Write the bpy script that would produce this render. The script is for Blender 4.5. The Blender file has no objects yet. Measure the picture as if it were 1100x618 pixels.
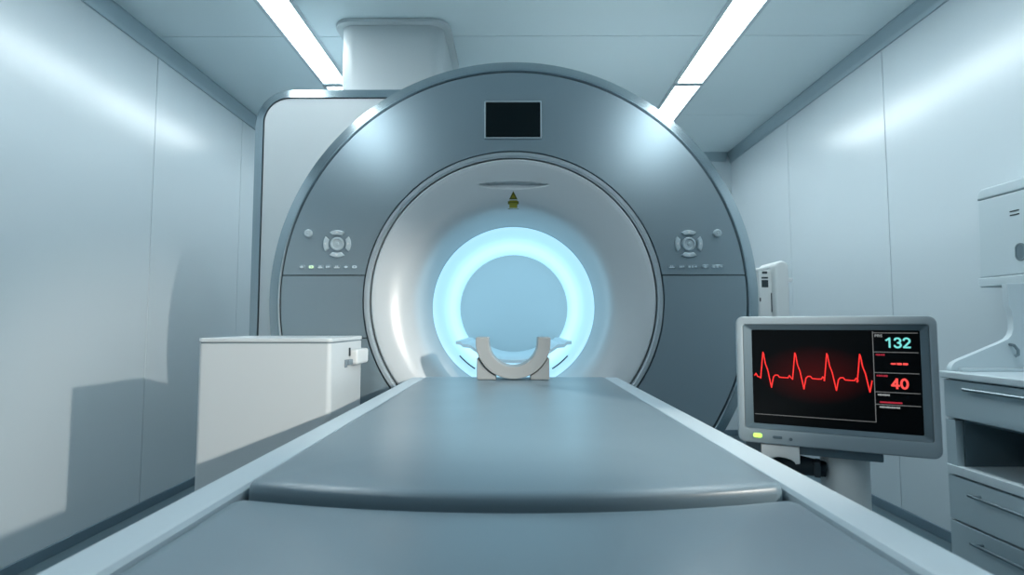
import bpy, bmesh, math
from mathutils import Vector, Matrix
PI = math.pi
S = bpy.context.scene
COL = S.collection

# ------------------------------------------------------------------ materials
def mat(name, col, rough=.5, metal=0., spec=.5, emit=None, estr=0., noise=0., nscale=8., coat=0., bump=0., bscale=300.):
    m = bpy.data.materials.new(name); m.use_nodes = True
    nt = m.node_tree; b = nt.nodes['Principled BSDF']
    b.inputs['Base Color'].default_value = (*col, 1)
    b.inputs['Roughness'].default_value = rough
    b.inputs['Metallic'].default_value = metal
    b.inputs['Specular IOR Level'].default_value = spec
    b.inputs['Coat Weight'].default_value = coat
    b.inputs['Coat Roughness'].default_value = .12
    if emit:
        b.inputs['Emission Color'].default_value = (*emit, 1)
        b.inputs['Emission Strength'].default_value = estr
    tc = nt.nodes.new('ShaderNodeTexCoord')
    if noise > 0:
        n = nt.nodes.new('ShaderNodeTexNoise'); n.inputs['Scale'].default_value = nscale; n.inputs['Detail'].default_value = 4
        nt.links.new(tc.outputs['Object'], n.inputs['Vector'])
        r = nt.nodes.new('ShaderNodeMapRange')
        r.inputs['To Min'].default_value = rough - noise; r.inputs['To Max'].default_value = rough + noise
        nt.links.new(n.outputs['Fac'], r.inputs['Value']); nt.links.new(r.outputs['Result'], b.inputs['Roughness'])
    if bump > 0:
        n = nt.nodes.new('ShaderNodeTexNoise'); n.inputs['Scale'].default_value = bscale; n.inputs['Detail'].default_value = 3
        nt.links.new(tc.outputs['Object'], n.inputs['Vector'])
        u = nt.nodes.new('ShaderNodeBump'); u.inputs['Strength'].default_value = bump; u.inputs['Distance'].default_value = .002
        nt.links.new(n.outputs['Fac'], u.inputs['Height']); nt.links.new(u.outputs['Normal'], b.inputs['Normal'])
    return m

M = dict(
    wall=mat('wall_panel', (.60, .68, .72), .245, spec=.75, noise=.012, nscale=1.2),
    ceil=mat('ceiling_panel', (.74, .84, .87), .5, noise=.03, nscale=3),
    cove=mat('cove_metal', (.36, .46, .51), .4, metal=.3, noise=.03),
    floor=mat('floor_vinyl', (.11, .17, .20), .35, noise=.05, nscale=5),
    base=mat('baseboard_grey', (.13, .20, .25), .45, noise=.03),
    fix=mat('fixture_metal', (.55, .63, .67), .4, noise=.03),
    tube=mat('lit_diffuser', (.9, .95, .97), .6, emit=(.86, .965, 1.), estr=17., noise=.02),
    face=mat('gantry_metallic_paint', (.36, .455, .505), .27, metal=.65, noise=.006, nscale=1.),
    rim=mat('rim_metal', (.34, .42, .46), .27, metal=.9, noise=.005, nscale=1),
    ring=mat('ring_metal', (.46, .53, .57), .32, metal=.45, noise=.02),
    dark=mat('gap_dark', (.02, .035, .045), .6, noise=.02),
    funnel=mat('funnel_white', (.54, .585, .61), .28, coat=.25, noise=.008, nscale=1),
    white=mat('white_enamel', (.59, .64, .66), .33, noise=.03),
    whitew=mat('white_plastic', (.70, .735, .74), .4, noise=.03),
    cradle=mat('cradle_plastic', (.33, .355, .36), .5, noise=.03, bump=.1),
    pad=mat('grey_vinyl', (.15, .215, .255), .33, spec=.55, noise=.03, nscale=6, bump=.08, bscale=500),
    rail=mat('rail_paint', (.43, .52, .57), .38, noise=.03),
    under=mat('underframe_grey', (.2, .26, .3), .5, noise=.03),
    blk=mat('glass_black', (.003, .008, .010), .2, spec=.3, noise=.02),
    mon=mat('monitor_shell', (.30, .37, .41), .42, noise=.03),
    bez=mat('monitor_bezel', (.10, .15, .18), .4, noise=.03),
    btn=mat('button_silver', (.50, .59, .63), .3, metal=.25, noise=.02),
    btnl=mat('button_icon', (.50, .58, .62), .4, noise=.02),
    lamp=mat('green_lamp', (.5, .8, .2), .4, emit=(.55, 1., .12), estr=1.0, noise=.02),
    lamp2=mat('pale_green_lamp', (.6, .8, .5), .4, emit=(.6, .9, .45), estr=.55, noise=.02),
    yel=mat('label_yellow', (.50, .44, .03), .5, noise=.02),
    olive=mat('label_dark', (.16, .18, .03), .5, noise=.02),
    cab=mat('cabinet_front', (.40, .50, .545), .36, noise=.03),
    top=mat('worktop', (.56, .65, .69), .35, noise=.03),
    handle=mat('handle_steel', (.22, .28, .31), .3, metal=.8, noise=.02),
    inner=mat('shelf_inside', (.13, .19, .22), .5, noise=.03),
    disp=mat('dispenser_plastic', (.50, .59, .63), .42, noise=.03),
    red=mat('trace_red', (.1, .0, .0), .5, emit=(1., .035, .03), estr=1.05, noise=.02),
    redd=mat('text_red_dim', (.1, .0, .0), .5, emit=(.55, .03, .06), estr=.7, noise=.02),
    redt=mat('text_red', (.1, .0, .0), .5, emit=(1., .09, .08), estr=1., noise=.02),
    cyan=mat('text_cyan', (.0, .1, .1), .5, emit=(.22, .78, .74), estr=.85, noise=.02),
    gry=mat('screen_line', (.03, .03, .03), .5, emit=(.24, .25, .25), estr=.6, noise=.02),
    tgry=mat('screen_text_grey', (.03, .03, .03), .5, emit=(.5, .55, .55), estr=.6, noise=.02),
)

def glow_mat():
    m = bpy.data.materials.new('bore_light_diffuser'); m.use_nodes = True
    nt = m.node_tree; b = nt.nodes['Principled BSDF']
    b.inputs['Base Color'].default_value = (.45, .52, .56, 1); b.inputs['Roughness'].default_value = .4
    b.inputs['Emission Color'].default_value = (.46, .82, 1., 1)
    tc = nt.nodes.new('ShaderNodeTexCoord'); sp = nt.nodes.new('ShaderNodeSeparateXYZ')
    nt.links.new(tc.outputs['Object'], sp.inputs[0])
    mr = nt.nodes.new('ShaderNodeMapRange'); mr.inputs['From Min'].default_value = BORE0 - GY; mr.inputs['From Max'].default_value = BORE1 - GY
    nt.links.new(sp.outputs['Y'], mr.inputs['Value'])
    cr = nt.nodes.new('ShaderNodeValToRGB'); e = cr.color_ramp.elements
    e[0].position = 0; e[0].color = (.66, .66, .66, 1); e[1].position = 1; e[1].color = (.62, .62, .62, 1)
    for p, v in ((.14, .54), (.30, .56), (.46, .75), (.6, .95), (.75, .95)):
        k = e.new(p); k.color = (v, v, v, 1)
    nt.links.new(mr.outputs['Result'], cr.inputs['Fac'])
    mu = nt.nodes.new('ShaderNodeMath'); mu.operation = 'MULTIPLY'; mu.inputs[1].default_value = .98
    nt.links.new(cr.outputs['Color'], mu.inputs[0]); nt.links.new(mu.outputs[0], b.inputs['Emission Strength'])
    return m

# ------------------------------------------------------------------ mesh helpers
def new(): return bmesh.new()

def box(bm, x0, x1, y0, y1, z0, z1, bev=0., seg=2):
    t = bmesh.new(); bmesh.ops.create_cube(t, size=1)
    for v in t.verts:
        v.co = Vector(((x0+x1)/2 + v.co.x*(x1-x0), (y0+y1)/2 + v.co.y*(y1-y0), (z0+z1)/2 + v.co.z*(z1-z0)))
    if bev > 0: bmesh.ops.bevel(t, geom=t.edges[:], offset=bev, segments=seg, affect='EDGES', profile=.5)
    merge(bm, t); return bm

def merge(bm, t, mx=None):
    if mx is not None: bmesh.ops.transform(t, matrix=mx, verts=t.verts)
    me = bpy.data.meshes.new('tmp'); t.to_mesh(me); t.free(); bm.from_mesh(me); bpy.data.meshes.remove(me)

def lathe(bm, prof, cx, cz, n=160, closed=False, y=0.):
    """prof = [(r, y)] turned about the Y axis through (cx, cz)"""
    rings = []
    for r, yy, *d in prof:
        z = cz + (d[0] if d else 0)
        rings.append([bm.verts.new((cx + r*math.cos(2*PI*i/n), y+yy, z + r*math.sin(2*PI*i/n))) for i in range(n)])
    k = len(rings)
    for j in range(k if closed else k-1):
        a, b = rings[j], rings[(j+1) % k]
        for i in range(n):
            bm.faces.new((a[i], a[(i+1) % n], b[(i+1) % n], b[i]))
    bmesh.ops.recalc_face_normals(bm, faces=bm.faces[:])
    return rings

def prism(bm, pts, axis, a0, a1, bev=0., seg=2):
    """closed outline pts (p, q) extruded along an axis: x -> (y, z), y -> (x, z), z -> (x, y)"""
    t = bmesh.new()
    def put(p, q, a): return (a, p, q) if axis == 'x' else ((p, a, q) if axis == 'y' else (p, q, a))
    A = [t.verts.new(put(p, q, a0)) for p, q in pts]; B = [t.verts.new(put(p, q, a1)) for p, q in pts]
    n = len(pts); fa = t.faces.new(A); fb = t.faces.new(B[::-1])
    for i in range(n): t.faces.new((A[i], B[i], B[(i+1) % n], A[(i+1) % n]))
    bmesh.ops.recalc_face_normals(t, faces=t.faces[:])
    if bev > 0:
        ed = [e for e in t.edges if any(f in (fa, fb) for f in e.link_faces)]
        bmesh.ops.bevel(t, geom=ed, offset=bev, segments=seg, affect='EDGES', profile=.5)
    merge(bm, t); return bm

def rrect(x0, x1, z0, z1, r, n=8, corners=(1, 1, 1, 1)):
    """rounded rectangle outline; corners: bl, br, tr, tl"""
    out = []
    for (cx, cz, a0, sx, sz), on in zip(((x0+r, z0+r, PI, x0, z0), (x1-r, z0+r, 1.5*PI, x1, z0), (x1-r, z1-r, 0, x1, z1), (x0+r, z1-r, .5*PI, x0, z1)), corners):
        if not on: out.append((sx, sz)); continue
        for i in range(n+1):
            a = a0 + .5*PI*i/n; out.append((cx + r*math.cos(a), cz + r*math.sin(a)))
    return out

def frame_prism(bm, outer, inner, axis, a0, a1, bev=0.):
    """outlines with the same number of points: a ring extruded along the axis"""
    t = bmesh.new()
    def put(p, q, a): return (a, p, q) if axis == 'x' else ((p, a, q) if axis == 'y' else (p, q, a))
    n = len(outer)
    L = [[t.verts.new(put(p, q, a)) for p, q in o] for o, a in ((outer, a0), (inner, a0), (inner, a1), (outer, a1))]
    for j in range(4):
        A, B = L[j], L[(j+1) % 4]
        for i in range(n): t.faces.new((A[i], A[(i+1) % n], B[(i+1) % n], B[i]))
    bmesh.ops.recalc_face_normals(t, faces=t.faces[:])
    if bev > 0:
        s = set()
        for j in range(4):
            for i in range(n):
                e = t.edges.get((L[j][i], L[j][(i+1) % n]))
                if e: s.add(e)
        bmesh.ops.bevel(t, geom=list(s), offset=bev, segments=2, affect='EDGES', profile=.5)
    merge(bm, t); return bm

def tube(bm, pts, r, n=10, cap=True):
    pts = [Vector(p) for p in pts]; rings = []
    for i, p in enumerate(pts):
        d = (pts[min(i+1, len(pts)-1)] - pts[max(i-1, 0)]).normalized()
        u = d.orthogonal().normalized() if i == 0 else (u - d*u.dot(d)).normalized()
        w = d.cross(u); rr = r[i] if isinstance(r, (list, tuple)) else r
        rings.append([bm.verts.new(p + rr*(u*math.cos(2*PI*k/n) + w*math.sin(2*PI*k/n))) for k in range(n)])
    for a, b in zip(rings, rings[1:]):
        for k in range(n): bm.faces.new((a[k], a[(k+1) % n], b[(k+1) % n], b[k]))
    if cap: bm.faces.new(rings[0][::-1]); bm.faces.new(rings[-1])
    bmesh.ops.recalc_face_normals(bm, faces=bm.faces[:]); return bm

def disc(bm, cx, cy, cz, prof, n=32):
    """small turned knob facing -Y: prof = [(r, d)], d forward"""
    rings = [[bm.verts.new((cx + r*math.cos(2*PI*i/n), cy - d, cz + r*math.sin(2*PI*i/n))) for i in range(n)] for r, d in prof]
    for a, b in zip(rings, rings[1:]):
        for i in range(n): bm.faces.new((a[i], a[(i+1) % n], b[(i+1) % n], b[i]))
    bm.faces.new(rings[-1]); bm.faces.new(rings[0][::-1])
    bmesh.ops.recalc_face_normals(bm, faces=bm.faces[:]); return bm

OFF = {}
def obj(name, bm, m, parent=None, label=None, sharp=35):
    off = OFF.get(parent.name, Vector()) if parent else Vector()
    if off.length: bmesh.ops.translate(bm, vec=-off, verts=bm.verts)
    me = bpy.data.meshes.new(name); bm.to_mesh(me); bm.free()
    me.polygons.foreach_set('use_smooth', [True]*len(me.polygons))
    me.set_sharp_from_angle(angle=math.radians(sharp))
    me.materials.append(m if not isinstance(m, str) else M[m])
    o = bpy.data.objects.new(name, me); COL.objects.link(o)
    if sharp < 60: md = o.modifiers.new('normals', 'WEIGHTED_NORMAL'); md.keep_sharp = True
    if parent: o.parent = parent; OFF[o.name] = off
    if label: o['label'] = label
    return o
def thing(name, label, cat, loc=(0, 0, 0), group=None, rotz=0., local=False):
    o = bpy.data.objects.new(name, None); COL.objects.link(o); o.location = loc; o.rotation_euler = (0, 0, rotz)
    o.empty_display_size = .1
    o['label'] = label; o['category'] = cat
    if group: o['group'] = group
    OFF[o.name] = Vector() if local else Vector(loc)
    return o
def struct(name, bm, m, sharp=35):
    o = obj(name, bm, m, None, None, sharp); o['kind'] = 'structure'; return o

# ------------------------------------------------------------------ the room (metres; camera at the origin, looking +Y)
XW, ZC, YB, YF = 2.08, 2.68, 5.30, -2.6
G = .0025
def wall_panels(xa, xb, ys, z1):
    bm = new()
    for a, b in zip(ys, ys[1:]): box(bm, min(xa, xb), max(xa, xb), a+G, b-G, 0, z1, .0012, 1)
    s = 1 if xb > xa else -1
    box(bm, min(xb, xb+s*.05), max(xb, xb+s*.05), ys[0], ys[-1], 0, z1 + .1)
    return bm
struct('wall_left', wall_panels(-XW, -XW-.018, [YF, -1.10, -.04, 1.02, 2.08, 3.155, 4.165, YB], 2.6), 'wall')
struct('wall_right', wall_panels(XW, XW+.018, [YF, -1.32, -.22, .88, 1.98, 3.085, 4.19, YB], 2.6), 'wall')
bm = new(); box(bm, -XW-.068, XW+.068, YB, YB+.06, 0, ZC); struct('wall_back', bm, 'wall')
bm = new(); box(bm, -XW-.068, XW+.068, YF-.06, YF, 0, ZC); struct('wall_front', bm, 'base')
bm = new(); box(bm, -XW-.068, XW+.068, YF-.06, YB+.06, -.06, 0); struct('floor', bm, 'floor')
bm = new()
cy = [YF-.06, -1.68, -.49, .70, 1.90, 3.09, 4.30, YB+.06]
for a, b in zip(cy, cy[1:]): box(bm, -XW-.068, XW+.068, a+.003, b-.003, ZC, ZC+.02, .001, 1)
box(bm, -XW-.068, XW+.068, YF-.06, YB+.06, ZC+.02, ZC+.07)
struct('ceiling', bm, 'ceil')
for nm, s in (('trim_1', -1), ('trim_2', 1)):
    bm = new()
    pr = [(-XW, 2.588), (-XW+.010, 2.588), (-XW+.014, 2.606), (-XW+.006, 2.610), (-XW+.010, 2.625), (-XW+.036, 2.664), (-XW+.042, 2.668), (-XW+.042, ZC), (-XW, ZC)]
    prism(bm, [(-s*x, z) for x, z in pr], 'y', YF, YB); struct(nm, bm, 'cove')
bm = new(); prism(bm, [(YB, 2.60), (YB-.02, 2.60), (YB-.05, ZC), (YB, ZC)], 'x', -XW+.05, XW-.05); struct('trim_3', bm, 'cove')
for nm, s in (('baseboard_left', -1), ('baseboard_right', 1)):
    bm = new(); x0, x1 = sorted((s*(XW-.012), s*XW)); box(bm, x0, x1, YF, YB, 0, .052, .002, 1); struct(nm, bm, 'base')
bm = new(); box(bm, -XW+.012, XW-.012, YB-.012, YB, 0, .052, .002, 1); struct('baseboard_back', bm, 'base')

# ceiling light strips
def strip(x, w, y0, y1, label):
    t = thing('ceiling_light', label, 'ceiling light', (x, (y0+y1)/2, ZC), 'linear ceiling lights')
    f = new()
    h = w/2
    o = [(x-h-.024, y0-.012), (x+h+.024, y0-.012), (x+h+.024, y1+.012), (x-h-.024, y1+.012)]
    i = [(x-h, y0), (x+h, y0), (x+h, y1), (x-h, y1)]
    frame_prism(f, o, i, 'z', ZC-.012, ZC-.0005, .002)
    obj('frame', f, 'fix', t)
    d = new(); box(d, x-h, x+h, y0, y1, ZC-.008, ZC-.002); obj('diffuser', d, 'tube', t)
YL0 = -.55
strip(-1.22, .152, YL0, 3.69, 'long bright ceiling light strip left of the ceiling duct')
strip(-1.22, .152, 3.745, 5.0, 'end of light strip just behind the top of tall rear housing')
strip(1.187, .165, YL0, 3.69, 'long bright ceiling light strip over the right half of the scanner')
strip(1.187, .165, 3.745, 5.0, 'short light segment meeting the scanner rim at upper right')

# ------------------------------------------------------------------ the scanner
GX, GY, GZ = -.006, 2.28, 1.14
BORE0, BORE1 = 2.60, 3.62
M['glow'] = glow_mat()
sc_ = thing('mri_scanner', 'large round grey scanner with white funnel and glowing blue bore', 'medical scanner', (GX, GY, 0))
R_SEAM, R_OUT, R_TR1, R_TR0 = .953, 1.022, .612, .582
# rim: flat lip, chamfer, drum body
bm = new()
lathe(bm, [(R_SEAM+.005, .03), (R_SEAM+.005, .004), (R_SEAM+.010, -.001), (R_SEAM+.016, 0), (R_OUT-.006, .040), (R_OUT, .052), (R_OUT+.002, .075), (R_OUT+.002, .10), (R_OUT-.01, .115)], GX, GZ, 224, y=GY)
obj('rim', bm, 'rim', sc_, 'dark metallic bevelled rim')
bm = new()
lathe(bm, [(R_OUT-.012, .105), (R_OUT-.012, 1.45), (R_OUT-.06, 1.50), (.40, 1.50)], GX, GZ, 160, y=GY)
obj('drum', bm, 'whitew', sc_)
bm = new(); box(bm, GX-.72, GX+.72, GY+.16, GY+1.4, .0, .42, .02)
obj('plinth', bm, 'under', sc_)
# backing seen in the gaps
bm = new(); lathe(bm, [(R_SEAM+.02, .035), (R_TR0-.01, .035)], GX, GZ, 160, y=GY); obj('gap_backing', bm, 'dark', sc_)
# face panels: a slightly domed annulus cut along the seams
def face_piece(cuts, gap=.0022, x_side=None):
    b = new()
    a, c = R_TR1+.0012, R_SEAM
    pr = [(a, .03)] + [(a, .004)]
    for k in range(0, 9):
        u = k/8; r = a + .003 + (c - a - .006)*u
        pr.append((r, -.0 - .003*(1-u) - .004))
    pr += [(c, .004), (c, .03)]
    lathe(b, pr, GX, GZ, 224, y=GY)
    for z, keep_up in cuts:
        nz = 1 if keep_up else -1
        g = b.verts[:] + b.edges[:] + b.faces[:]
        bmesh.ops.bisect_plane(b, geom=g, dist=1e-6, plane_co=(GX, GY, z + nz*gap), plane_no=(0, 0, nz), clear_inner=True, clear_outer=False)
    if x_side:
        g = b.verts[:] + b.edges[:] + b.faces[:]
        bmesh.ops.bisect_plane(b, geom=g, dist=1e-6, plane_co=(GX, GY, GZ), plane_no=(x_side, 0, 0), clear_inner=True, clear_outer=False)
    ed = [e for e in b.edges if e.is_boundary and abs(e.verts[0].co.z - e.verts[1].co.z) < 1e-5]
    r = bmesh.ops.extrude_edge_only(b, edges=ed)           # give the cut edge a return into the gap
    for v in r['geom']:
        if isinstance(v, bmesh.types.BMVert): v.co.y = GY + .034
    bmesh.ops.recalc_face_normals(b, faces=b.faces[:])
    return b
ZS, ZS2 = 1.238, .982
obj('upper_face_panel', face_piece([(ZS, True)]), 'face', sc_)
obj('side_face_panel', face_piece([(ZS, False), (ZS2, True)], x_side=-1), 'face', sc_)
obj('lower_face_panel', face_piece([(ZS2, False)], x_side=-1), 'face', sc_)
obj('side_face_panel', face_piece([(ZS, False)], x_side=1), 'face', sc_)
# trim ring
bm = new()
lathe(bm, [(R_TR1-.002, .03), (R_TR1-.002, -.008), (R_TR1-.005, -.013), (R_TR0+.012, -.013), (R_TR0+.008, -.009), (R_TR0+.004, -.009), (R_TR0+.003, .02)], GX, GZ, 224, y=GY)
obj('trim_ring', bm, 'ring', sc_)
# funnel: a trumpet into the bore
FP = [(.580, .03), (.580, -.006), (.574, -.011), (.560, -.010), (.535, -.004), (.505, .006), (.475, .020), (.450, .036), (.430, .055), (.413, .084), (.400, .128), (.390, .190), (.383, .255), (.379, BORE0-GY)]
def dzc(r):                                   # the mouth sits a little lower than the face ring
    q = min(max((.52 - r)/.11, 0), 1); return -.022*q*q*(3-2*q)
def fy(r):
    P = FP[2:]
    for (r0, y0), (r1, y1) in zip(P, P[1:]):
        if r1 <= r <= r0: return GY + y0 + (y1-y0)*(r0-r)/(r0-r1)
    return GY + P[0][1]
def fxz(x, z):
    rr = math.hypot(x-GX, z-GZ)
    for _ in range(12): rr = math.hypot(x-GX, z-GZ-dzc(rr))
    return fy(rr)
def smooth_prof(P, k=4):
    out = []
    for i in range(len(P)-1):
        p0, p1, p2, p3 = P[max(i-1, 0)], P[i], P[i+1], P[min(i+2, len(P)-1)]
        for j in range(k):
            t = j/k
            out.append(tuple(.5*(2*b + (c-a)*t + (2*a-5*b+4*c-d)*t*t + (3*b-a-3*c+d)*t**3) for a, b, c, d in zip(p0, p1, p2, p3)))
    return out + [P[-1]]
bm = new(); lathe(bm, [(p[0], p[1], dzc(p[0])) for p in FP[:3] + smooth_prof(FP[3:], 13)], GX, GZ, 840, y=GY)
for v in bm.verts:                            # crescent finger pocket over the mouth
    u = (v.co.x - GX)/.152; w = 1 - u*u
    if w > 0 and v.co.z > 1.5:
        t = (1.617 + .014*w - v.co.z)/(.030*w + .001)
        if 0 < t < 1: v.co.y += .020*min(1, w*2)*min(1, (1-t)*1.3)
obj('funnel', bm, 'funnel', sc_, 'white glossy funnel')
# thin seam ring at the mouth
bm = new(); lathe(bm, [(.380, BORE0-GY-.004, -.022), (.3765, BORE0-GY+.001, -.022), (.3765, BORE0-GY+.006, -.022), (.383, BORE0-GY+.006, -.022)], GX, GZ, 128, y=GY); obj('mouth_ring', bm, 'ring', sc_)
# bore liner (lit diffuser) and its far end
bm = new(); lathe(bm, [(.377, BORE0-GY+.003, -.022), (.371, 2.85-GY, -.015), (.362, 3.15-GY, -.006), (.346, BORE1-GY, 0)], GX, GZ, 160, y=GY)
obj('bore_light', bm, 'glow', sc_, 'glowing pale blue bore lining')
M['cap'] = mat('bore_end', (.60, .61, .62), .5, noise=.03)
bm = new(); c = [(.352, BORE1-GY-.001), (.30, BORE1-GY+.004), (.2, BORE1-GY+.008), (.1, BORE1-GY+.010), (.002, BORE1-GY+.011)]
lathe(bm, c, GX, GZ, 96, y=GY); obj('bore_end', bm, 'cap', sc_)
# couch guide inside the bore
M['guide'] = mat('bore_guide', (.75, .80, .83), .35, noise=.03)
bm = new()
sec = []
for k in range(25):
    x = -.215 + .43*k/24; sec.append((GX + x, .862 + .075*(abs(x)/.215)**2.2))
up = sec + [(GX+.250, .940), (GX+.262, .952), (GX+.285, .955)]
up = [(GX-.285, .955), (GX-.262, .952), (GX-.250, .940)] + up
sec = up + [(x, z-.016) for x, z in up[::-1]]
prism(bm, sec, 'y', BORE0+.16, BORE1-.015); g_ = obj('bore_guide', bm, M['guide'], sc_)
for a0, a1 in ((222, 238), (302, 318)):
    bm = new(); tube(bm, [(GX + .3685*math.cos(math.radians(a0+(a1-a0)*k/8)), 2.85, GZ-.015 + .3685*math.sin(math.radians(a0+(a1-a0)*k/8))) for k in range(9)], .0035, 8); obj('liner_seal', bm, 'dark', sc_)
LZ0, LZ1, LZ2 = 1.530, 1.562, 1.594
# brow over the mouth and the warning label, both lying on the funnel
def fon(x, z, l): return (x, fxz(x, z) - l, z)
def gpatch(bm, x0, x1, z0, z1, lift, tri=False, n=8):
    """small sticker following the funnel"""
    rows = []
    for k in range(n+1):
        q = k/n; z = z0 + (z1-z0)*q; f = (1-q) if tri else 1; xm = (x0+x1)/2; h = max((x1-x0)/2*f, .0002)
        rows.append([bm.verts.new(fon(xm + h*t, z, lift)) for t in (-1, -.5, 0, .5, 1)])
    for a, b in zip(rows, rows[1:]):
        for j in range(4): bm.faces.new((a[j], a[j+1], b[j+1], b[j]))
    bmesh.ops.solidify(bm, geom=bm.faces[:], thickness=.0008)
    bmesh.ops.recalc_face_normals(bm, faces=bm.faces[:])
bm = new(); gpatch(bm, GX-.023, GX+.023, LZ0, LZ1, .0012); wl = obj('warning_label', bm, 'olive', sc_, 'small yellow warning label under a triangle')
bm = new(); gpatch(bm, GX-.018, GX+.018, LZ1+.001, LZ2, .0012, True); wt = obj('warning_triangle', bm, 'olive', sc_, 'small warning triangle')
hL = LZ1-LZ0
bm = new(); gpatch(bm, GX-.017, GX+.017, LZ0+hL*.1, LZ0+hL*.68, .0025); obj('label_print', bm, 'yel', wl)
bm = new(); gpatch(bm, GX-.017, GX+.017, LZ0+hL*.76, LZ0+hL*.92, .0025); obj('label_print', bm, 'yel', wl)
bm = new(); gpatch(bm, GX-.009, GX+.009, LZ1+.006, LZ1+(LZ2-LZ1)*.62, .0025, True); obj('triangle_print', bm, 'yel', wt)
# display on the crown of the face
def ffy(r):
    u = (r - R_TR1 - .006)/(R_SEAM - R_TR1 - .009); u = min(max(u, 0), 1)
    return GY - .003*(1-u) - .004
DX0, DX1, DZ0, DZ1 = -.120, .106, 1.812, 1.960
yd = ffy(.67) - .002
bm = new(); o = rrect(DX0-.006, DX1+.006, DZ0-.006, DZ1+.006, .006, 4); i = rrect(DX0, DX1, DZ0, DZ1, .003, 4)
frame_prism(bm, o, i, 'y', yd-.004, yd+.02, .001); d_ = obj('display_frame', bm, 'ring', sc_)
bm = new(); prism(bm, i, 'y', yd-.0015, yd+.018); obj('display_screen', bm, 'blk', d_, 'dark blank display')
# control pads left and right of the funnel
def controls(cx, cz, kx, kz, icons, lit):
    f = lambda x, z: ffy(math.hypot(x-GX, z-GZ)) - .001
    y = f(cx, cz)
    b = disc(new(), cx, y+.01, cz, [(.0275, 0), (.0275, .016), (.026, .0195), (.021, .020), (.0195, .015), (.0185, .0135), (.008, .0135), (.007, .018), (.004, .0195)]); obj('dial', b, 'btn', sc_)
    for a in range(4):
        b = new(); pts = []
        for k in range(9): th = math.radians(90 - 33 + 66*k/8); pts.append((.056*math.cos(th), .056*math.sin(th)))
        for k in range(1, 6): th = math.radians(90 + 33 - 66*k/6); pts.append((.0345*math.cos(th)*1.4, .0375*math.sin(th)))
        pts = [(x*math.cos(a*PI/2) - z*math.sin(a*PI/2) + cx, x*math.sin(a*PI/2) + z*math.cos(a*PI/2) + cz) for x, z in pts]
        prism(b, pts, 'y', y-.011, y+.01, .0035, 2); ab = obj('arrow_button', b, 'btn', sc_)
        b = new(); tri = [(-.006, .0435), (.006, .0435), (0, .051)]
        prism(b, [(x*math.cos(a*PI/2) - z*math.sin(a*PI/2) + cx, x*math.sin(a*PI/2) + z*math.cos(a*PI/2) + cz) for x, z in tri], 'y', y-.0125, y-.010); obj('arrow_mark', b, 'whitew', ab)
    y = f(kx, kz)
    b = disc(new(), kx, y+.01, kz, [(.0165, 0), (.0165, .016), (.015, .021), (.011, .0225), (.010, .020), (.005, .020), (.004, .0225)], 24); kn = obj('knob', b, 'btn', sc_)
    for j, (x, w, kind) in enumerate(icons):
        z = 1.272; y = f(x, z)
        b = new(); prism(b, rrect(x-w/2, x+w/2, z-.008, z+.008, .004, 3), 'y', y-.003, y+.01, .0012, 1)
        ib = obj('icon_button', b, 'face', sc_)
        b = new(); h = w/2 - .004
        if kind == 0: prism(b, [(x-h, z), (x, z-.005), (x+h, z), (x, z+.005)], 'y', y-.0042, y-.002)
        elif kind == 1: frame_prism(b, rrect(x-h, x+h, z-.005, z+.005, .003, 3), rrect(x-h*.6, x+h*.6, z-.002, z+.002, .001, 3), 'y', y-.0042, y-.002)
        elif kind == 2:
            box(b, x-h, x+h, y-.0042, y-.002, z-.005, z); box(b, x-h*.5, x-h*.15, y-.0042, y-.002, z+.0005, z+.005); box(b, x+h*.15, x+h*.5, y-.0042, y-.002, z+.0005, z+.005)
        else:
            for q in range(3): box(b, x-h+q*.72*h, x-h+q*.72*h+.45*h, y-.0042, y-.002, z-.004 + .001*q, z+.004)
        obj('icon', b, 'lamp2' if j == lit else 'btnl', ib, 'lit pale green icon' if j == lit else None)
controls(-.728, 1.367, -.848, 1.411, [(-.872, .026, 0), (-.833, .026, 1), (-.796, .026, 2), (-.764, .024, 3), (-.728, .030, 2), (-.690, .026, 0), (-.655, .026, 1)], 1)
controls(.711, 1.366, .829, 1.410, [(.640, .030, 2), (.682, .028, 3), (.726, .044, 3), (.778, .030, 0), (.828, .050, 3)], -1)
# rear housing: white panel in a grey rounded frame
X0, X1, Z1, YR = -1.325, -.402, 2.238, 2.75
o = rrect(X0, X1, .02, Z1, .185, 14, (0, 0, 1, 1)); i = rrect(X0+.056, X1-.056, .066, Z1-.055, .130, 14, (0, 0, 1, 1))
bm = new(); n = len(o)
L = [[bm.verts.new((p, yy, q)) for p, q in ol] for ol, yy in ((o, YR+1.30), (o, YR+.038), (i, YR), (i, YR+.02))]
for a, b in zip(L, L[1:]):
    for k in range(n): bm.faces.new((a[k], a[(k+1) % n], b[(k+1) % n], b[k]))
bmesh.ops.recalc_face_normals(bm, faces=bm.faces[:])
rf = obj('rear_frame', bm, 'rim', sc_, 'grey metal frame of the rear housing')
i2 = rrect(X0+.059, X1-.059, .07, Z1-.0585, .127, 14, (0, 0, 1, 1))
bm = new(); prism(bm, i2, 'y', YR+.006, YR+1.29, .004); obj('rear_panel', bm, 'white', sc_, 'pale rear housing panel')

# ------------------------------------------------------------------ duct between rear housing and ceiling
t = thing('ceiling_duct', 'boxy white duct rising from the rear housing to the ceiling', 'duct', (-.67, 3.2, Z1))
bm = new(); prism(bm, rrect(-.948, -.392, 2.93, 3.48, .075, 10), 'z', Z1+.0005, ZC-.02); obj('duct_body', bm, 'white', t)
bm = new(); prism(bm, rrect(-.985, -.352, 2.893, 3.52, .10, 10), 'z', ZC-.022, ZC-.001, .006); obj('flange', bm, 'white', t)

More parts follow.
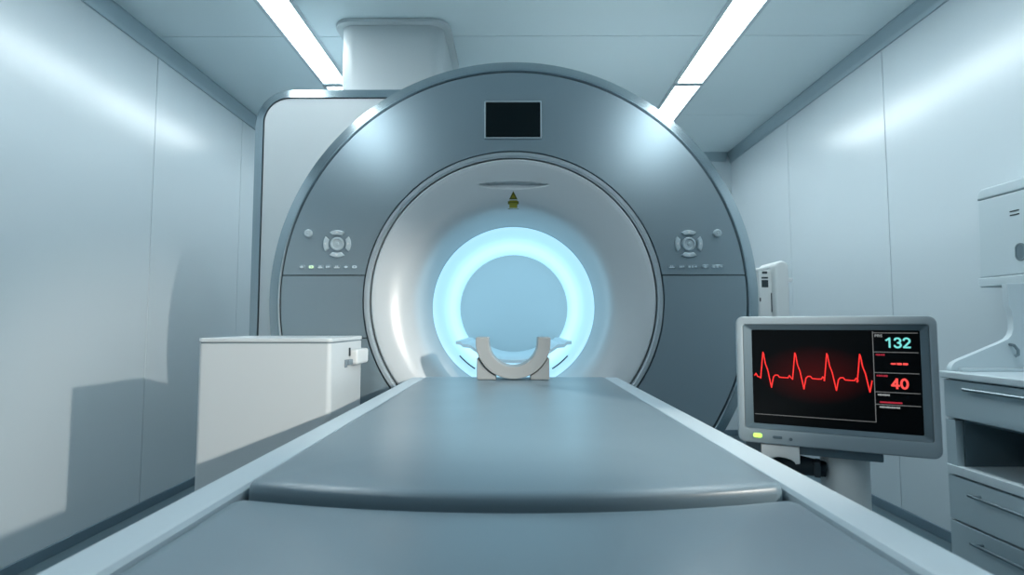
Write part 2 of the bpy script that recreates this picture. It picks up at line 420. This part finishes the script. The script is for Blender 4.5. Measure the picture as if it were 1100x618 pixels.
# ------------------------------------------------------------------ patient table
TZ = .83
tb = thing('patient_table', 'long padded patient table with pale side rails leading into the scanner', 'patient table', (0, .9, 0))
def outline_pad(y0, y1, w, bow0, bow1, r):
    """pad outline; bow > 0 pushes an end towards the camera in its middle"""
    pts = []
    for sx, sy, a0 in ((-1, -1, PI), (1, -1, 1.5*PI), (1, 1, 0), (-1, 1, .5*PI)):
        for k in range(9):
            a = a0 + .5*PI*k/8
            pts.append([sx*(w-r) + r*math.cos(a), (y0+r if sy < 0 else y1-r) + r*math.sin(a)])
        if sx < 0 and sy < 0:
            for k in range(1, 24): pts.append([-(w-r) + 2*(w-r)*k/24, y0])
        elif sx > 0 and sy < 0:
            for k in range(1, 30): pts.append([w, y0+r + (y1-y0-2*r)*k/30])
        elif sx > 0:
            for k in range(1, 24): pts.append([(w-r) - 2*(w-r)*k/24, y1])
        else:
            for k in range(1, 30): pts.append([-w, y1-r - (y1-y0-2*r)*k/30])
    out = []
    for x, y in pts:
        u = max(0, 1 - (x/w)**2); tt = (y-y0)/(y1-y0)
        fall0, fall1 = max(0, 1-(y-y0)/.25), max(0, 1-(y1-y)/.25)
        out.append((x, y - bow0*u*fall0 - bow1*u*fall1))
    return out
def cushion(y0, y1, w, bow0, bow1, z, name='cushion'):
    bm = new(); ctr_x = 0; base = outline_pad(y0, y1, w, bow0, bow1, .014); n = len(base)
    def inset(d):
        return [(math.copysign(max(abs(x) - d*abs(x)/w, 0), x), (y0+y1)/2 + (y-(y0+y1)/2)*(1 - 2*d/(y1-y0))) for x, y in base]
    rings = []
    for d, dz in ((.004, -.055), (0, -.04), (0, -.013), (.001, -.006), (.0032, -.002), (.007, -.0003), (.016, .0004), (.07, .0015), (.13, .003), (.20, .004), (.27, .0045)):
        rings.append([bm.verts.new((x, y, z + dz)) for x, y in inset(d)])
    for a, b in zip(rings, rings[1:]):
        for i in range(n): bm.faces.new((a[i], a[(i+1) % n], b[(i+1) % n], b[i]))
    bm.faces.new(rings[-1]); bm.faces.new(rings[0][::-1]); bmesh.ops.recalc_face_normals(bm, faces=bm.faces[:])
    return obj(name, bm, 'pad', tb, sharp=70)
cushion(.730, 2.17, .346, .050, 0, TZ+.006)
cushion(-.75, .713, .349, 0, .050, TZ-.007)
bm = new()
def rail_sec(s): return [(s*.350, TZ-.05), (s*.350, TZ-.006), (s*.354, TZ-.001), (s*.360, TZ), (s*.398, TZ), (s*.407, TZ-.003), (s*.412, TZ-.012), (s*.414, TZ-.03), (s*.410, TZ-.075), (s*.395, TZ-.10), (s*.352, TZ-.10)]
for s in (-1, 1):
    bm = new(); prism(bm, rail_sec(s), 'y', -.78, 2.215, .004); obj('side_rail', bm, 'rail', tb, 'pale side rail')
bm = new(); box(bm, -.35, .35, 2.175, 2.215, TZ-.10, TZ-.004, .006); obj('end_rail', bm, 'rail', tb)
bm = new(); box(bm, -.35, .35, -.77, 2.176, TZ-.10, TZ-.056, .004); obj('deck', bm, 'under', tb)
bm = new(); box(bm, -.26, .26, -.3, 2.0, .12, TZ-.10, .03); obj('column', bm, 'under', tb)
bm = new(); box(bm, -.36, .36, -.45, 2.1, 0, .12, .03); obj('base', bm, 'under', tb)

# ------------------------------------------------------------------ head cradle standing on the table
t = thing('head_cradle', 'u-shaped pale head cradle standing at the scanner end of the table', 'head rest', (GX, 2.06, TZ+.0107))
ro, ri, zc, zb = .134, .088, TZ+.0115+.134, TZ+.0107
pts = []
for k in range(33): a = PI + PI*k/32; pts.append((GX + ro*math.cos(a), zc + ro*math.sin(a)*.985))
pts += [(GX+ro, .988), (GX+ro-.004, .992), (GX+ri+.003, .992), (GX+ri, .988)]
for k in range(33): a = 2*PI - PI*k/32; pts.append((GX + ri*math.cos(a), zc + ri*math.sin(a)))
pts += [(GX-ri, .988), (GX-ri-.003, .992), (GX-ro+.004, .992), (GX-ro, .988)]
bm = new(); prism(bm, pts, 'y', 2.00, 2.115, .004); obj('cradle', bm, 'cradle', t)
for s in (-1, 1):
    p = [(GX+s*.062, zb), (GX+s*.126, zb), (GX+s*.130, zb+.004), (GX+s*.130, zb+.075)]
    for k in range(7):
        a = -.42 - (1.10-.42)*k/6; p.append((GX + s*(ro+.002)*math.cos(a), zc + (ro+.002)*math.sin(a)))
    bm = new(); prism(bm, p, 'y', 2.012, 2.108, .002, 1); obj('support_block', bm, 'cradle', t)

# ------------------------------------------------------------------ white equipment box left of the table
BX0, BX1, BY0, BY1, BZ = -1.02, -.590, 1.80, 2.165, .994
t = thing('equipment_box', 'tall white equipment box with a side latch between table and left wall', 'equipment cabinet', ((BX0+BX1)/2, (BY0+BY1)/2, 0))
bm = new(); prism(bm, rrect(BX0, BX1, BY0, BY1, .016, 5), 'z', .0, BZ-.0175, .002); obj('body', bm, 'white', t)
bm = new(); prism(bm, rrect(BX0+.003, BX1-.003, BY0+.003, BY1-.003, .014, 5), 'z', BZ-.018, BZ-.013); obj('lid_seam', bm, 'under', t)
bm = new(); prism(bm, rrect(BX0-.002, BX1+.002, BY0-.002, BY1+.002, .017, 5), 'z', BZ-.0135, BZ, .003); obj('lid', bm, 'white', t)
bm = new(); prism(bm, rrect(2.005, 2.155, .893, .948, .012, 4), 'x', BX1-.002, BX1+.028, .007, 3); l_ = obj('latch', bm, 'whitew', t)
bm = new(); box(bm, BX1-.002, BX1+.012, 1.960, 2.02, .896, .914, .002); box(bm, BX1-.001, BX1+.006, 1.945, 1.962, .888, .915, .002); obj('latch_hook', bm, 'under', l_)
bm = new(); box(bm, BX1-.001, BX1+.004, 1.992, 2.003, .925, .955, .0015); obj('latch_slot', bm, 'dark', l_)

# ------------------------------------------------------------------ patient monitor on its stand (built in its own frame: x along the screen, -y to the viewer)
ML = Vector((.492, 1.252, .7815)); MR = Vector((.812, 1.080, .7815))
W = (MR-ML).length; Hm = .2745; ang = math.atan2(MR.y-ML.y, MR.x-ML.x)
mn = thing('patient_monitor', 'grey patient monitor showing a red heartbeat trace beside the table', 'monitor', (ML.x, ML.y, 0), None, ang, True)
z0 = ML.z; U = lambda u: u*W
V = lambda v: z0 + Hm*(1-v)
bm = new()
frame_prism(bm, rrect(0, W, z0, z0+Hm, .016, 6), rrect(U(.043), U(.962), V(.885), V(.066), .005, 6), 'y', 0, .03, .004)
prism(bm, rrect(.004, W-.004, z0+.004, z0+Hm-.004, .014, 6), 'y', .026, .055, .006)
sh = obj('housing', bm, 'mon', mn)
bm = new()
o = rrect(U(.0435), U(.9615), V(.8845), V(.0665), .005, 6); i = rrect(U(.088), U(.926), V(.848), V(.106), .003, 6)
t_ = bmesh.new(); n = len(o)
A = [t_.verts.new((p, .0015, q)) for p, q in o]; B = [t_.verts.new((p, .008, q)) for p, q in i]; C_ = [t_.verts.new((p, .026, q)) for p, q in i]
for a, b in ((A, B), (B, C_)):
    for k in range(n): t_.faces.new((a[k], a[(k+1) % n], b[(k+1) % n], b[k]))
bmesh.ops.recalc_face_normals(t_, faces=t_.faces[:]); merge(bm, t_); obj('bezel', bm, 'bez', mn)
def screen_mat():
    m = bpy.data.materials.new('screen_painted_glow'); m.use_nodes = True; nt = m.node_tree; b = nt.nodes['Principled BSDF']
    b.inputs['Base Color'].default_value = (.004, .005, .006, 1); b.inputs['Roughness'].default_value = .3; b.inputs['Specular IOR Level'].default_value = .12
    tc = nt.nodes.new('ShaderNodeTexCoord'); mp = nt.nodes.new('ShaderNodeMapping'); mp.vector_type = 'POINT'
    mp.inputs['Location'].default_value = (-U(.42)/.11, 0, -V(.45)/.062); mp.inputs['Scale'].default_value = (1/.11, .001, 1/.062)
    g = nt.nodes.new('ShaderNodeTexGradient'); g.gradient_type = 'SPHERICAL'  # soft red halo around the trace, painted into the screen's emission
    nt.links.new(tc.outputs['Object'], mp.inputs[0]); nt.links.new(mp.outputs[0], g.inputs[0])
    mu = nt.nodes.new('ShaderNodeMath'); mu.operation = 'MULTIPLY'; mu.inputs[1].default_value = .045
    nt.links.new(g.outputs['Fac'], mu.inputs[0]); nt.links.new(mu.outputs[0], b.inputs['Emission Strength'])
    b.inputs['Emission Color'].default_value = (1, .03, .03, 1); return m
bm = new(); prism(bm, i, 'y', .010, .025); scn = obj('screen', bm, screen_mat(), mn, 'black screen with red trace')
YS = .0098
# trace
pk = [.149, .321, .485, .646]; tr = [(.100, .470), (.108, .455), (.116, .478)]
for j, p in enumerate(pk):
    tr += [(p-.018, .485), (p-.016, .49), (p, .285), (p+.004, .30), (p+.012, .375), (p+.024, .425), (p+.042, .560), (p+.054, .478)]
    if j < 3: tr += [(p+.064, .463), (p+.078, .462), (p+.086, .478), (p+.112, .48), (p+.132, .48), (p+.140, .462), (p+.149, .48)]
tr = [q for q in tr if q[0] < .703]
bm = new()
def seg2(bm, a, b, w, y=YS, h=.0006):
    d = Vector((b[0]-a[0], b[1]-a[1])); L = d.length; d /= L; nrm = Vector((-d.y, d.x))*w/2; e = d*w*.35
    p = [(a[0]-e.x+nrm.x, a[1]-e.y+nrm.y), (b[0]+e.x+nrm.x, b[1]+e.y+nrm.y), (b[0]+e.x-nrm.x, b[1]+e.y-nrm.y), (a[0]-e.x-nrm.x, a[1]-e.y-nrm.y)]
    prism(bm, p, 'y', y-h, y)
for a, b in zip(tr, tr[1:]): seg2(bm, (U(a[0]), V(a[1])), (U(b[0]), V(b[1])), .0022)
obj('heartbeat_trace', bm, 'red', scn, 'red heartbeat trace')
bm = new()
seg2(bm, (U(.711), V(.115)), (U(.711), V(.775)), .0013); seg2(bm, (U(.098), V(.775)), (U(.711), V(.775)), .0012)
for v in (.125, .265, .415, .555, .645): seg2(bm, (U(.714), V(v)), (U(.915), V(v)), .0013)
obj('grid_line', bm, 'gry', scn)
def text(s, size, x, z, m, name, bold=0., sx=1.):
    cu = bpy.data.curves.new('t', 'FONT'); cu.body = s; cu.size = size; cu.align_x = 'CENTER'; cu.align_y = 'CENTER'; cu.extrude = .0003; cu.offset = bold; cu.resolution_u = 4
    to = bpy.data.objects.new('t', cu); COL.objects.link(to); bpy.context.view_layer.update()
    me = bpy.data.meshes.new_from_object(to.evaluated_get(bpy.context.evaluated_depsgraph_get())); bpy.data.objects.remove(to)
    b = new(); b.from_mesh(me); bpy.data.meshes.remove(me)
    for v in b.verts: v.co = Vector((x + v.co.x*sx, YS - .0004 - v.co.z, z + v.co.y))
    return obj(name, b, m, scn)
def arc(cx, cy, rx, ry, a0, a1, n=12): return [(cx + rx*math.cos(math.radians(a0+(a1-a0)*k/n)), cy + ry*math.sin(math.radians(a0+(a1-a0)*k/n))) for k in range(n+1)]
GLYPH = {                                     # strokes in a box 0.62 wide, 1 high
    '1': [[(.10, .74), (.38, .96), (.38, .04)]],
    '3': [arc(.30, .73, .24, .23, 165, -80) + arc(.30, .27, .27, .23, 80, -165)],
    '2': [arc(.30, .70, .25, .26, 165, -28) + [(.06, .05), (.58, .05)]],
    '4': [[(.45, .03), (.45, .95), (.03, .30), (.62, .30)]],
    '0': [arc(.32, .5, .26, .45, 90, 450, 24)],
}
def digits(sv, h, x, z, m, name, w):
    b = new(); adv = h*.76; x0 = x - adv*len(sv)/2 + h*.06
    for q, ch in enumerate(sv):
        for st in GLYPH[ch]:
            P = [(x0 + adv*q + px*h, z + (pz-.5)*h) for px, pz in st]
            for a, c in zip(P, P[1:]): seg2(b, a, c, w, YS, .0006)
    return obj(name, b, m, scn)
digits('132', .0195, U(.826), V(.196), 'cyan', 'pulse_reading', .0034)
digits('40', .0195, U(.828), V(.490), 'redt', 'pressure_reading', .0038)
text('PRS', .0072, U(.738), V(.147), 'tgry', 'caption', .0001, 1.2)
def dashes(name, m, u0, u1, v, h, n, f=.7):
    b = new(); w = (u1-u0)/n
    for k in range(n):
        hh = h*(1 if k % 3 else .8)
        prism(b, rrect(U(u0+w*k), U(u0+w*(k+f)), V(v)-hh/2, V(v)+hh/2, min(hh, U(w*f))*.3, 2), 'y', YS-.0006, YS)
    obj(name, b, m, scn)
dashes('caption', 'redd', .722, .765, .285, .0035, 6, .8)
dashes('dash_reading', 'redt', .79, .872, .348, .0042, 3, .86)
dashes('caption', 'redd', .722, .775, .437, .0035, 6, .8)
dashes('caption', 'tgry', .724, .780, .575, .0036, 8, .85)
dashes('bar_reading', 'redd', .732, .835, .628, .0036, 1, 1.)
dashes('caption', 'tgry', .730, .825, .663, .0036, 12, .85)
bm = new(); prism(bm, rrect(U(.085), U(.134), V(.955), V(.921), .004, 4), 'y', -.0025, .01, .0012); obj('power_lamp', bm, 'lamp', mn, 'lit green power lamp')
bm = new(); prism(bm, rrect(U(.192), U(.242), V(.952), V(.930), .002, 3), 'y', -.001, .01, .0008); obj('slot', bm, 'bez', mn)
bm = disc(new(), U(.287), .01, V(.947), [(.0032, 0), (.0032, .0115), (.002, .012)], 16); obj('sensor', bm, 'bez', mn)
# stand: tray, bracket, post, wheeled base
bm = new(); box(bm, U(.19), U(.74), .010, .13, z0-.018, z0-.0005, .003); obj('tray', bm, 'bez', mn, 'dark tray under the monitor')
bm = new(); box(bm, U(.035), U(.12), .02, .10, z0-.035, z0-.0005, .003); obj('cable_box', bm, 'bez', mn)
pts = [(U(.125), z0-.0005), (U(.125), z0-.026), (U(.135), z0-.030)]
for k in range(9): a = PI - PI*k/8; pts.append((U(.225)+.026*math.cos(a)*1.15, z0-.038+.012*math.sin(a)))
pts += [(U(.33), z0-.036), (U(.33), z0-.0005)]
bm = new(); prism(bm, pts, 'y', .004, .05, .002); obj('bracket', bm, 'whitew', mn, 'pale bracket')
bm = new(); tube(bm, [(U(.16), .04, z0-.06), (U(.30), .04, z0-.045), (U(.46), .045, z0-.05)], [.02, .022, .016], 14); box(bm, U(.40), U(.435), .01, .05, z0-.062, z0-.03, .003); obj('pivot', bm, 'dark', mn)
sec = []
for k in range(17): a = -PI*k/16; sec.append((U(.56) + .046*math.cos(a), .075 + .052*math.sin(a)))
sec += [(U(.56)-.046, .105), (U(.56)+.046, .105)]
bm = new(); prism(bm, sec, 'z', .10, z0-.019, .002); obj('post', bm, 'whitew', mn, 'pale rounded post')
for a in range(5):
    th = a*2*PI/5 + .3; c = Vector((U(.56), .075, 0)); d = Vector((math.cos(th), math.sin(th), 0))
    R_ = .20
    b = new(); tube(b, [c + Vector((0, 0, .085)), c + d*R_*.5 + Vector((0, 0, .075)), c + d*R_ + Vector((0, 0, .062))], [.022, .017, .013], 10); lg = obj('foot', b, 'under', mn)
    b = new(); t_ = bmesh.new(); bmesh.ops.create_cone(t_, cap_ends=True, segments=20, radius1=.026, radius2=.026, depth=.02)
    bmesh.ops.transform(t_, matrix=Matrix.Translation(c + d*R_ + Vector((0, 0, .0262))) @ Matrix.Rotation(th, 4, 'Z') @ Matrix.Rotation(PI/2, 4, 'X'), verts=t_.verts)
    merge(b, t_); box(b, (c+d*R_).x-.006, (c+d*R_).x+.006, (c+d*R_).y-.006, (c+d*R_).y+.006, .03, .064); obj('caster', b, 'dark', lg)

# ------------------------------------------------------------------ drawer cabinet at the right wall
CX, CY0, CY1 = 1.580, 1.10, 2.090
t = thing('drawer_cabinet', 'pale cabinet with drawers and an open shelf at the right wall', 'cabinet', ((CX+XW)/2, (CY0+CY1)/2, 0))
xb = XW - .014
bm = new()
box(bm, CX+.022, xb, CY1-.02, CY1-.002, .08, .842, .001); box(bm, CX+.022, xb, CY0, CY0+.018, .08, .842, .001)
box(bm, xb-.012, xb, CY0+.018, CY1-.02, .08, .842); box(bm, CX+.022, xb-.012, CY0+.018, CY1-.02, .08, .098)
box(bm, CX+.022, xb-.012, CY0+.018, CY1-.02, .822, .842)
obj('body', bm, 'cab', t)
bm = new(); box(bm, CX+.002, CX+.03, CY1-.048, CY1-.002, .505, .694, .002); obj('stile', bm, 'cab', t)
bm = new(); box(bm, CX+.002, CX+.03, CY0, CY0+.04, .505, .694, .002); obj('stile', bm, 'cab', t)
bm = new(); box(bm, CX+.012, xb-.013, CY0+.041, CY1-.049, .515, .531, .002); box(bm, CX-.002, CX+.026, CY0, CY1-.002, .500, .532, .003); obj('shelf', bm, 'top', t)
bm = new()
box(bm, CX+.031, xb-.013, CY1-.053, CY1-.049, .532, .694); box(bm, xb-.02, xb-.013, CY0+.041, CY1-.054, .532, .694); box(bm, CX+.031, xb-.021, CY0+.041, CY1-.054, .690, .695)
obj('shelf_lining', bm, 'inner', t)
def drawer(z0_, z1_, zh):
    b = new(); box(b, CX, CX+.02, CY0+.002, CY1-.004, z0_, z1_, .003); d = obj('drawer', b, 'cab', t)
    b = new(); ya, yb = 1.40, 1.965
    tube(b, [(CX-.026, ya, zh), (CX-.026, yb, zh)], .0055, 10)
    for y in (ya+.02, yb-.02): tube(b, [(CX+.002, y, zh), (CX-.026, y, zh)], .0045, 8)
    obj('handle', b, 'handle', d, 'dark steel bar handle')
drawer(.702, .838, .812); drawer(.340, .494, .452); drawer(.186, .334, .292); drawer(.085, .180, .150)
bm = new(); box(bm, CX+.05, xb, CY0+.01, CY1-.02, 0, .08, .002); obj('toe_kick', bm, 'base', t)
w_ = thing('worktop', 'pale worktop with splash guard lying on the drawer cabinet', 'worktop', ((CX+XW)/2, (CY0+CY1)/2, .842))
bm = new(); box(bm, CX-.014, XW-.001, CY0-.012, CY1+.006, .8425, .868, .005, 3); obj('slab', bm, 'top', w_)
prof = [(1.590, .868), (1.588, .876), (1.592, .888), (1.602, .900), (1.622, .910), (1.70, .942), (1.775, .973), (1.800, .985), (1.814, 1.000), (1.821, 1.020), (1.822, 1.05), (1.819, 1.085), (1.810, 1.105), (1.808, 1.188), (2.075, 1.188), (2.075, .868)]
bm = new(); prism(bm, prof, 'y', 2.055, 2.080, .003); obj('splash_guard', bm, 'top', w_)
bm = new(); box(bm, 1.612, 2.06, 2.030, 2.056, .8675, .880, .003); box(bm, XW-.02, XW-.001, CY0-.01, 2.05, .8675, .93, .003); obj('upstand', bm, 'top', w_)
bm = new(); tube(bm, [(1.805, 2.056, .965), (1.807, 2.040, .962), (1.815, 2.034, .945), (1.818, 2.038, .928), (1.810, 2.044, .922)], .0055, 8); obj('hook', bm, 'handle', w_)

# dispenser on the wall above the worktop
DXF = 1.95
t = thing('hand_dispenser', 'white wall dispenser hanging above the drawer cabinet worktop', 'dispenser', (XW, 2.12, 1.19))
def side(zlo, zhi, x): return [(2.345, zlo), (2.338, zhi), (1.935, zhi), (1.928, zlo)]
bm = new(); prism(bm, [(2.344, 1.232), (2.337, 1.555), (1.92, 1.555), (1.913, 1.232)], 'x', DXF, XW-.001, .006, 3); obj('body', bm, 'disp', t)
bm = new(); prism(bm, [(2.339, 1.5575), (2.334, 1.588), (2.315, 1.602), (1.942, 1.602), (1.922, 1.588), (1.918, 1.5575)], 'x', DXF-.002, XW-.001, .008, 3); obj('lid', bm, 'disp', t)
bm = new(); prism(bm, [(2.340, 1.2295), (2.343, 1.205), (2.330, 1.190), (1.928, 1.190), (1.915, 1.205), (1.918, 1.2295)], 'x', DXF-.012, XW-.001, .006, 3); obj('tray', bm, 'disp', t)
bm = new(); box(bm, DXF-.002, DXF+.004, 2.145, 2.185, 1.478, 1.4825); box(bm, DXF-.002, DXF+.004, 2.145, 2.185, 1.463, 1.4675); obj('vent_slot', bm, 'dark', t)
bm = new(); frame_prism(bm, rrect(2.128, 2.172, 1.283, 1.352, .0215, 8), rrect(2.134, 2.166, 1.289, 1.346, .0155, 8), 'x', DXF-.003, DXF+.004, .001); lk = obj('lock_ring', bm, 'handle', t)
bm = new(); prism(bm, rrect(2.134, 2.166, 1.289, 1.346, .0155, 8), 'x', DXF-.0012, DXF+.003); obj('lock_plate', bm, 'inner', lk)
bm = new(); prism(bm, [(2.045, 1.191), (2.05, 1.12), (2.045, 1.105), (1.97, 1.105), (1.97, 1.191)], 'x', XW-.13, XW-.05, .004, 2); obj('nozzle', bm, 'disp', t)

# ------------------------------------------------------------------ white column device behind the scanner's right edge
t = thing('injector_column', 'white slotted equipment column between scanner and right wall', 'equipment column', (1.36, 3.0, 0))
yq = 2.90
bm = new(); prism(bm, [(1.268, .10), (1.350, .10), (1.350, 1.316), (1.268, 1.316)], 'y', yq, yq+.20, .006, 2); pn = obj('slot_panel', bm, 'whitew', t)
bm = new(); box(bm, 1.282, 1.316, yq-.002, yq+.01, 1.229, 1.267, .001); box(bm, 1.282, 1.316, yq-.002, yq+.01, 1.274, 1.283, .001); box(bm, 1.286, 1.312, yq-.002, yq+.01, 1.300, 1.312, .001); box(bm, 1.328, 1.336, yq-.002, yq+.01, 1.10, 1.20, .001); box(bm, 1.27, 1.276, yq-.002, yq+.01, 1.155, 1.175, .001); box(bm, 1.4025, 1.4085, yq+.012, yq+.03, 1.10, 1.19, .001); box(bm, 1.406, 1.420, yq-.003, yq+.002, 1.256, 1.263, .001); obj('slot', bm, 'dark', pn)
bm = new(); prism(bm, rrect(1.333, 1.402, .10, 1.362, .0335, 8, (0, 0, 1, 1)), 'y', yq-.05, yq+.16, .012, 3); obj('upright', bm, 'whitew', t)
bm = new(); prism(bm, [(1.402, 1.276), (1.446, 1.278), (1.446, 1.264), (1.420, 1.252), (1.416, 1.19), (1.402, 1.17)], 'y', yq+.0, yq+.1, .002); obj('side_hook', bm, 'whitew', t)
bm = new(); prism(bm, rrect(1.402, 1.420, .6, 1.165, .004, 2), 'y', yq+.02, yq+.12, .002); obj('side_strip', bm, 'whitew', t)
bm = new(); tube(bm, [(1.345, yq+.02, 1.340), (1.29, yq+.02, 1.326), (1.235, yq+.03, 1.316), (1.17, yq+.03, 1.312)], [.012, .009, .008, .009], 10); obj('arm', bm, 'whitew', t)
bm = new(); prism(bm, rrect(1.22, 1.50, 2.80, 3.22, .05, 6), 'z', 0, .10, .015); obj('base', bm, 'under', t)

# ------------------------------------------------------------------ light
w = bpy.data.worlds.new('World'); S.world = w; w.use_nodes = True
bg = w.node_tree.nodes['Background']; bg.inputs[0].default_value = (.6, .8, .9, 1); bg.inputs[1].default_value = .05
l = bpy.data.lights.new('examination_spot', 'SPOT'); l.energy = 360; l.color = (1., .945, .86); l.spot_size = math.radians(29); l.spot_blend = .75; l.shadow_soft_size = .022
lo = bpy.data.objects.new('examination_spot', l); COL.objects.link(lo); lo.location = (1.72, -.34, 1.65)
tgt = Vector((-1.02, 2.28, .66)); lo.rotation_euler = (tgt - lo.location).to_track_quat('-Z', 'Y').to_euler()

# ------------------------------------------------------------------ camera
cam = bpy.data.cameras.new('camera'); co = bpy.data.objects.new('camera', cam); COL.objects.link(co)
cam.sensor_width = 36; cam.lens = 600/1100*36; cam.clip_start = .02
co.location = (0, 0, 1.04); co.rotation_euler = (PI/2 + math.atan(39/600), 0, math.atan(3/600))
cam.dof.use_dof = True; cam.dof.focus_distance = 1.9; cam.dof.aperture_fstop = 7
S.camera = co
S.view_settings.view_transform = 'Standard'; S.view_settings.look = 'None'
S.view_settings.gamma = 1; S.view_settings.use_curve_mapping = False; S.view_settings.exposure = .08
S.cycles.max_bounces = 10; S.cycles.diffuse_bounces = 6; S.cycles.use_denoising = True
